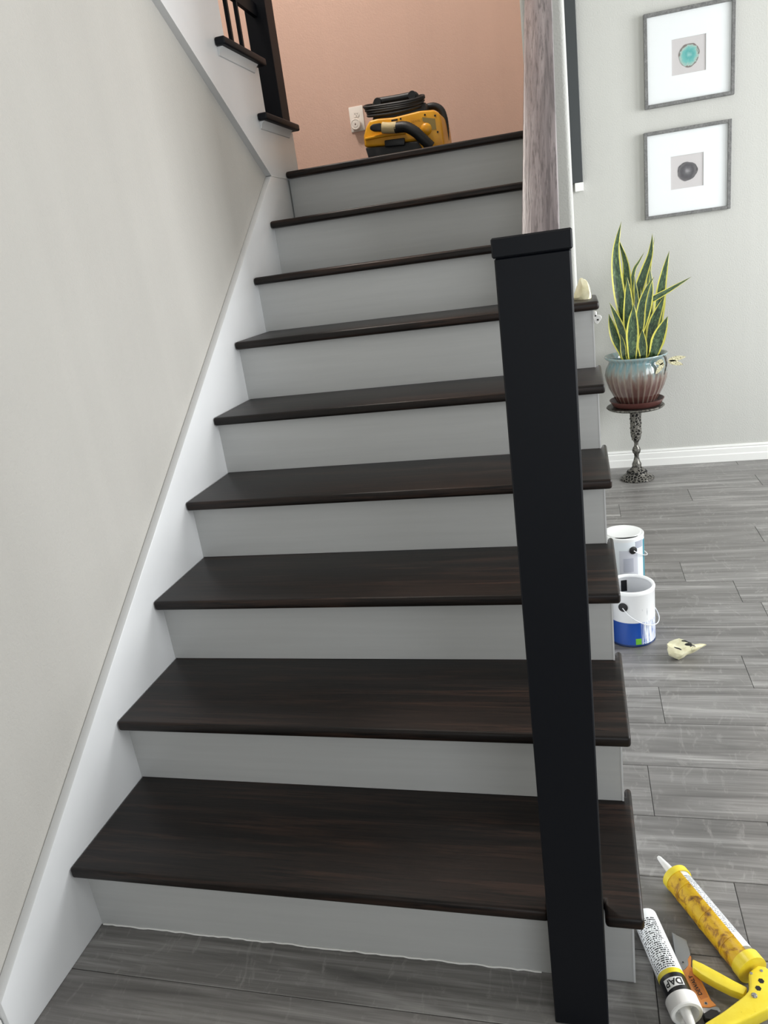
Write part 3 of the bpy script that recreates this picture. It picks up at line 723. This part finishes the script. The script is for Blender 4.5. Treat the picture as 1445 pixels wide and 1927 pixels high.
obj('rear_plate', lathe([(0, 0), (.029, 0), (.029, .004), (0, .004)], 36, frame_to(GF+ga*(GL+.004), ga)), MAT['gun2'], gun)
c5 = lambda a, b, z: at(1180+a/5.453, 1700+b/5.453, 2, z)
fp = [(1245, 700), (1255, 800), (1250, 880), (1195, 942), (985, 1100), (800, 1215), (760, 1275), (800, 1330), (930, 1330), (1060, 1260), (1260, 1170), (1450, 1080), (1600, 960), (1580, 820), (1500, 700), (1420, 640), (1330, 625)]
hd = obj('handle', prism([tuple(c5(a, b, .046).xy) for a, b in fp], 2, .016, .046, bev=.005, seg=3), MAT['gun2'], gun)
tp_ = [(668, 565), (780, 615), (920, 690), (1100, 790), (1235, 858), (1195, 935), (1060, 885), (900, 805), (760, 725), (672, 655)]
obj('trigger', prism([tuple(c5(a, b, .038).xy) for a, b in tp_], 2, .020, .038, bev=.003, seg=2), MAT['gun2'], gun)
for (a, b) in ((1375, 795), (1345, 870)):
    q = c5(a, b, .0462); bm = lathe([(0, 0), (.0052, 0), (.0052, .0008), (0, .0008)], 6, T(q.x, q.y, .0456)); obj('pivot_hole', bm, MAT['ear'], hd)
q = c5(1305, 945, .0462); obj('rivet', lathe([(0, .004), (.003, .0035), (.0052, .001), (.0055, -.001), (0, -.001)], 16, T(q.x, q.y, .0460)), MAT['steel'], hd)
for (a, b) in ((1272, 715), (1378, 690)):
    q = c5(a, b, .0462); obj('rivet', lathe([(0, .0015), (.0022, .001), (.003, -.0005), (0, -.0005)], 10, T(q.x, q.y, .0461)), MAT['steel'], hd)
rp = [GF+ga*(GL-.01), GF+ga*(GL+.15), GF+ga*(GL+.165)+gn*.006, GF+ga*(GL+.17)+gn*.03]
obj('push_rod', tube(smooth_path(rp, 5), .0032, 8), MAT['steel'], gun)
# the tube in the gun
def cart_mat(name, bands):
    t = NT(name); uvn = t.new('ShaderNodeUVMap'); sp = t.new('ShaderNodeSeparateXYZ'); t.link(uvn.outputs[0], sp.inputs[0])
    cx_ = t.new('ShaderNodeCombineXYZ'); t.link(t.math('MULTIPLY', sp.outputs[0], 62), cx_.inputs[0])
    row = t.math('FLOOR', t.math('MULTIPLY', sp.outputs[1], 235)); t.link(t.math('MULTIPLY', row, 7.31), cx_.inputs[1])
    n = t.noise(cx_.outputs[0], 1.0, 1, .5)
    fr_ = t.math('FRACT', t.math('MULTIPLY', sp.outputs[1], 235))
    ink = t.math('MULTIPLY', t.math('GREATER_THAN', n, .47), t.math('LESS_THAN', fr_, .58))
    a0, a1, z0, z1 = bands['print']
    inz = t.math('MULTIPLY', t.math('GREATER_THAN', sp.outputs[1], z0), t.math('LESS_THAN', sp.outputs[1], z1))
    ina = t.math('MULTIPLY', t.math('GREATER_THAN', sp.outputs[0], a0), t.math('LESS_THAN', sp.outputs[0], a1))
    c = t.mix(t.math('MULTIPLY', ink, t.math('MULTIPLY', inz, ina)), rgb(238, 240, 242), bands.get('ink', rgb(24, 26, 30)))
    for z0, z1, cc in bands.get('rings', []):
        c = t.mix(t.math('MULTIPLY', t.math('GREATER_THAN', sp.outputs[1], z0), t.math('LESS_THAN', sp.outputs[1], z1)), c, cc)
    t.color(c); t.set(Roughness=.3); return t.m
gm = frame_to(GF+ga*.0, ga, gn)
ct = thing('caulk_cartridge', 'white caulk cartridge loaded in the yellow caulking gun', 'caulk tube', GF)
obj('cartridge_body', lathe([(0, .001), (.0245, .001), (.0255, .003), (.0255, GL-.022), (0, GL-.022)], 40, gm), cart_mat('cartridge_gun', {'print': (.08, .24, .02, .17), 'ink': rgb(150, 154, 160)}), ct)
gt = at(1160+395/5.07, 1600+60/5.07, 2, .034)
noz = frame_to(GF+ga*.001, gt-GF, gn); nl = (gt-GF).length
obj('nozzle', lathe([(0, 0), (.0115, 0), (.0115, .006), (.0090, .010), (.0078, nl*.5), (.0048, nl-.004), (.0030, nl), (0, nl)], 20, noz), MAT['plastic'], ct)

# ------------------------------------------------------------------ loose caulk tube
TS, TE = Vector((1.1815, .160, .0262)), Vector((1.2290, -.012, .0262))
ta = (TE-TS).normalized(); tn_ = Vector((-ta.y, ta.x, 0)); TL = (TE-TS).length; TR = .0245
tm = frame_to(TS, ta, tn_)
tb = thing('caulk_tube', 'loose white caulk tube with black and yellow bands lying beside the stair foot', 'caulk tube', (TS.x, TS.y, 0))
obj('tube_body', lathe([(0, .004), (TR-.003, .004), (TR-.003, 0), (TR, 0), (TR, TL), (0, TL)], 56, tm),
    cart_mat('cartridge_loose', {'print': (.17, .47, .02, TL-.048), 'rings': [(TL-.046, TL-.0365, rgb(232, 212, 40)), (TL-.0365, TL, rgb(16, 17, 20))]}), tb)
def twrap(ang0, ax, rr):
    def fn(x, y):
        a = math.radians(ang0)+x/rr; return tm @ Vector((rr*math.cos(a), rr*math.sin(a), ax+y))
    return fn
f_ = twrap(103, TL-.019, TR+.0004)
# white name panel and letters (wrapped round the tube)
bm = bmesh.new(); V_ = []
for i in range(13):
    u = -1+2*i/12; V_.append((bm.verts.new(f_(u*.0180, -.0085-.0008*u)), bm.verts.new(f_(u*.0180, .0095+.0018*u))))
for A, B in zip(V_[:-1], V_[1:]): bm.faces.new((A[0], B[0], B[1], A[1]))
lb = obj('name_panel', bm, MAT['plastic'], tb)
text_mesh('name_letters', 'DAP', .0175, twrap(103, TL-.019, TR+.0008), MAT['ear'], lb, .98, sub=2, bold=.00035)
cm_ = frame_to(TE-ta*.001, ta, tn_)
obj('collar', lathe([(0, .001), (TR+.0015, 0), (TR+.0042, .002), (TR+.0042, .026), (TR+.0026, .028), (TR-.003, .028), (TR-.0045, .024), (TR-.006, .010), (.012, .008), (0, .008)], 44, cm_), MAT['plastic'], tb)
tp1 = at(1306.5, 1927, 2, .020); d_ = (tp1-(TE+ta*.006)).normalized()
obj('nozzle', lathe([(0, 0), (.0125, 0), (.0115, .006), (.0095, .010), (.0075, .045), (.0050, .085), (0, .085)], 20, frame_to(TE+ta*.006, (ta+Vector((0, 0, -.12))).normalized(), tn_)), MAT['plastic'], tb)

# ------------------------------------------------------------------ utility knife
kn = thing('utility_knife', 'silver and orange utility knife lying between caulk tube and caulking gun', 'knife', (1.255, .06, 0))
K = lambda l, z: [tuple(c5(a, b, z).xy) for a, b in l]
MAT['orange'] = plain('knife_orange', rgb(206, 132, 62), .38); MAT['kn_steel'] = plain('knife_nose_steel', rgb(150, 152, 154), .36, .7)
obj('nose', prism(K([(462, 298), (500, 318), (612, 372), (618, 405), (640, 470), (650, 520), (632, 560), (640, 620), (590, 680), (545, 690), (515, 600), (485, 480)], .018), 2, .003, .018, bev=.0015, seg=2), MAT['kn_steel'], kn)
obj('blade', prism(K([(458, 296), (500, 318), (505, 400), (470, 420)], .010), 2, .0088, .0098), MAT['steel'], kn)
hd_ = obj('grip', prism(K([(645, 525), (660, 545), (652, 640), (720, 720), (770, 800), (820, 900), (860, 985), (920, 1045), (850, 1065), (750, 1062), (700, 990), (640, 870), (590, 760), (545, 690), (595, 672), (628, 625), (618, 570)], .019), 2, .002, .019, bev=.002, seg=2), MAT['orange'], kn)
obj('grip_inlay', prism(K([(640, 690), (690, 700), (760, 830), (830, 960), (760, 985), (690, 880), (625, 770)], .0195), 2, .0185, .0196, bev=.0004, seg=1), plain('knife_inlay', rgb(180, 108, 48), .5), hd_)
obj('tail', prism(K([(770, 1000), (830, 985), (870, 1040), (940, 1060), (960, 1110), (870, 1140), (800, 1150), (765, 1090)], .017), 2, .002, .0172, bev=.0015, seg=2), MAT['kn_steel'], kn)
obj('tail_hook', prism(K([(780, 1130), (860, 1080), (930, 1095), (960, 1150), (860, 1190), (800, 1180)], .0185), 2, .004, .0185, bev=.001, seg=1), MAT['ear'], kn)
for (a, b) in ((573, 608), (808, 1028)):
    q = c5(a, b, .0186); sr = obj('screw', lathe([(0, .0010), (.0028, .0008), (.0040, -.001), (0, -.001)], 16, T(q.x, q.y, .0186)), MAT['kn_steel'], kn)
    obj('screw_recess', lathe([(0, .0005), (.0017, .0005), (.0017, -.0003), (0, -.0003)], 6, T(q.x, q.y, .0194)), MAT['ear'], sr)
o1 = c5(702, 838, .0200); ee = (c5(665, 765, .02)-c5(742, 908, .02)).normalized(); e2_ = Vector((-ee.y, ee.x, 0))
text_mesh('brand_letters', 'DEWALT', .0098, lambda x, y: o1+ee*x+e2_*y, MAT['ear'], kn, 1.0, bold=.0002)

# ------------------------------------------------------------------ wet/dry vacuum on the landing
VY = 2.60; ZL = TZ[9]
Vp = lambda a, b, y=VY: at(640+a/6.02, 150+b/6.02, 1, y)
V2 = lambda l, y=VY: [(Vp(a, b, y).x, Vp(a, b, y).z) for a, b in l]
vac = thing('portable_vacuum', 'yellow and black portable wet-dry vacuum with wrapped cord standing on the stair landing', 'vacuum', (Vp(700, 700).x, VY+.12, ZL))
t = NT('vac_yellow'); v = t.coords(); n = t.noise(v, 12, 3); t.color(t.ramp(n, [(.35, rgb(222, 150, 20)), (.65, rgb(238, 172, 34))])); t.set(Roughness=.35); MAT['vy'] = t.m
MAT['vb'] = plain('vac_black', rgb(24, 26, 28), .42); MAT['vhose'] = plain('vac_hose_black', rgb(20, 22, 25), .5)
bz = lambda a, b: V2([(a, b)])[0]
body = V2([(275, 765), (262, 640), (288, 540), (328, 462), (420, 440), (600, 425), (900, 350), (1060, 338), (1128, 385), (1150, 480), (1180, 700)])
xr_ = body[-1][0]
bd = obj('housing', prism(body+[(xr_, ZL+.03), (bz(930, 720)[0], ZL+.03), bz(880, 690), bz(745, 702), bz(515, 745)], 1, VY, VY+.25, bev=.010, seg=3), MAT['vy'], vac)
tk = [bz(285, 772), bz(515, 752), bz(745, 710), bz(880, 698), (bz(960, 740)[0], ZL+.035), (xr_-.01, ZL+.03), (xr_-.02, ZL), (bz(285, 772)[0]+.02, ZL)]
obj('tank', prism(tk, 1, VY-.004, VY+.24, bev=.006, seg=2), MAT['vb'], vac)
obj('latch', prism(V2([(508, 690), (735, 660), (738, 745), (515, 765)]), 1, VY-.016, VY+.01, bev=.004, seg=2), MAT['vb'], vac)
obj('front_ridge', prism(V2([(280, 660), (560, 600), (740, 590), (745, 620), (560, 640), (290, 690)]), 1, VY-.014, VY+.01, bev=.006, seg=2), MAT['vy'], vac)
hp = smooth_path([Vp(625, 545, VY-.035), Vp(740, 535, VY-.045), Vp(850, 590, VY-.05), Vp(930, 665, VY-.045), Vp(1030, 760, VY-.03)], 9)
obj('hose', tube(hp, .0225, 16, ribs=.025), MAT['vhose'], vac)
obj('hose_cuff', tube([Vp(478, 545, VY-.035), Vp(556, 547, VY-.035), Vp(640, 540, VY-.035)], lambda u: .0235-.001*math.sin(PI*u), 18), plain('cuff_tape', rgb(206, 186, 140), .6), vac)
nz = obj('nozzle', prism(V2([(368, 545), (400, 520), (490, 505), (492, 600), (400, 600), (368, 580)]), 1, VY-.055, VY-.015, bev=.005, seg=2), MAT['vb'], vac)
obj('carry_handle', tube(smooth_path([Vp(395, 420, VY+.09), Vp(405, 330, VY+.09), Vp(415, 262, VY+.09), Vp(470, 243, VY+.09), Vp(640, 215, VY+.09), Vp(800, 183, VY+.09), Vp(850, 185, VY+.09), Vp(862, 260, VY+.09), Vp(872, 360, VY+.09)], 5), .0165, 14), MAT['vb'], vac)
for (a, b) in ((432, 238), (822, 160)):
    obj('handle_knuckle', lathe([(0, -.021), (.017, -.020), (.019, -.016), (.019, .016), (.017, .020), (0, .021)], 18, frame_to(Vp(a, b+22, VY+.09), (0, 1, 0))), MAT['vb'], vac)
rnd = random.Random(3)
for k in range(5):
    zz = .0095*k; pts = []
    for (a, b, y) in ((345, 412, .06), (345, 405, .13), (520, 380, .17), (760, 330, .17), (905, 290, .14), (915, 290, .07), (780, 335, .03), (560, 378, .03)):
        p_ = Vp(a+rnd.uniform(-14, 14)-(8*k if a < 400 else -6*k), b, VY+y); pts.append(p_+Vector((0, 0, zz+rnd.uniform(-.003, .003))))
    obj('power_cord', tube(smooth_path(pts, 5, True), .0062, 8, closed=True), MAT['vhose'], vac)
obj('cord_rest', prism(V2([(330, 445), (340, 380), (430, 360), (880, 285), (935, 225), (955, 330), (880, 400), (560, 425)]), 1, VY+.055, VY+.14, bev=.006, seg=2), MAT['vb'], vac)
ap = smooth_path([Vp(955, 345, VY+.16), Vp(985, 315, VY+.16), Vp(1065, 300, VY+.16), Vp(1140, 340, VY+.16), Vp(1178, 430, VY+.16), Vp(1195, 560, VY+.16), Vp(1198, 700, VY+.16), Vp(1190, 800, VY+.16)], 7)
obj('rear_hose', tube(ap, .0155, 12, ribs=.02), MAT['vhose'], vac)
for (a, b) in ((960, 398), (1075, 407), (1105, 592), (685, 443), (300, 672)):
    obj('screw_well', lathe([(0, 0), (.0042, 0), (.0042, .002), (0, .002)], 10, frame_to(Vp(a, b)+Vector((0, .0005, 0)), (0, -1, 0))), MAT['ear'], vac)
obj('vent_slot', prism(V2([(580, 455), (650, 443), (652, 462), (582, 474)]), 1, VY-.002, VY+.002), MAT['ear'], vac)
obj('rating_label', prism(V2([(930, 425), (1075, 440), (1090, 560), (1030, 570), (1000, 500), (935, 470)]), 1, VY-.0012, VY+.001), plain('label_olive', rgb(150, 128, 70), .5), vac)
bq = Vp(975, 560); obj('round_boss', lathe([(0, .010), (.016, .009), (.024, .003), (.026, 0), (0, 0)], 24, frame_to(bq, (0, -1, 0))), MAT['vy'], vac)
q0 = Vp(865, 468)+Vector((0, -.0015, 0))
text_mesh('brand_letters', 'DEWALT', .013, lambda x, y: q0+Vector((x, 0, y)), plain('letter_yellow', rgb(160, 120, 20), .5), vac)

# ------------------------------------------------------------------ wall outlet with a round plug-in
MAT['outlet'] = plain('outlet_ivory', rgb(236, 228, 220), .35)
ol = thing('wall_outlet', 'ivory duplex outlet plate on the salmon landing wall', 'outlet', (0, YF, 2.066))
obj('cover_plate', box(-.0395, .0395, YF-.006, YF, 2.004, 2.128, bev=.003, seg=2), MAT['outlet'], ol)
for zc in (2.0865, 2.0455):
    pl = [(.0170*math.cos(a)*1.0, max(-.0118, min(.0118, .0170*math.sin(a)))) for a in [2*PI*i/32 for i in range(32)]]
    rc_ = obj('receptacle', prism([(x, zc+z) for x, z in pl], 1, YF-.0085, YF-.005), MAT['outlet'], ol)
    for x, wd_, hh in ((-.0062, .0011, .0038), (.0062, .0011, .0032)):
        obj('slot', box(x-wd_, x+wd_, YF-.0089, YF-.008, zc+.0035-hh, zc+.0035+hh), MAT['ear'], rc_)
    obj('slot', lathe([(0, 0), (.0024, 0), (.0024, .0008), (0, .0008)], 12, frame_to((0, YF-.0081, zc-.0065), (0, -1, 0))), MAT['ear'], rc_)
pq = Vector((-.004, YF-.0092, 2.037))
pg = thing('plug_in_disc', 'round ivory plug-in disc with dark centre dot in the lower outlet socket', 'plug-in', pq)
obj('disc', lathe([(0, 0), (.026, 0), (.0275, .004), (.0275, .022), (.0255, .027), (.023, .0275), (.0222, .0262), (.0155, .0262), (.0148, .0275), (0, .0275)], 40, frame_to(pq, (0, -1, 0))), MAT['outlet'], pg)
obj('centre_dot', lathe([(0, 0), (.0042, 0), (.0036, .001), (0, .001)], 16, frame_to(pq+Vector((0, -.0274, 0)), (0, -1, 0))), plain('dot_brown', rgb(110, 82, 72), .5), pg)
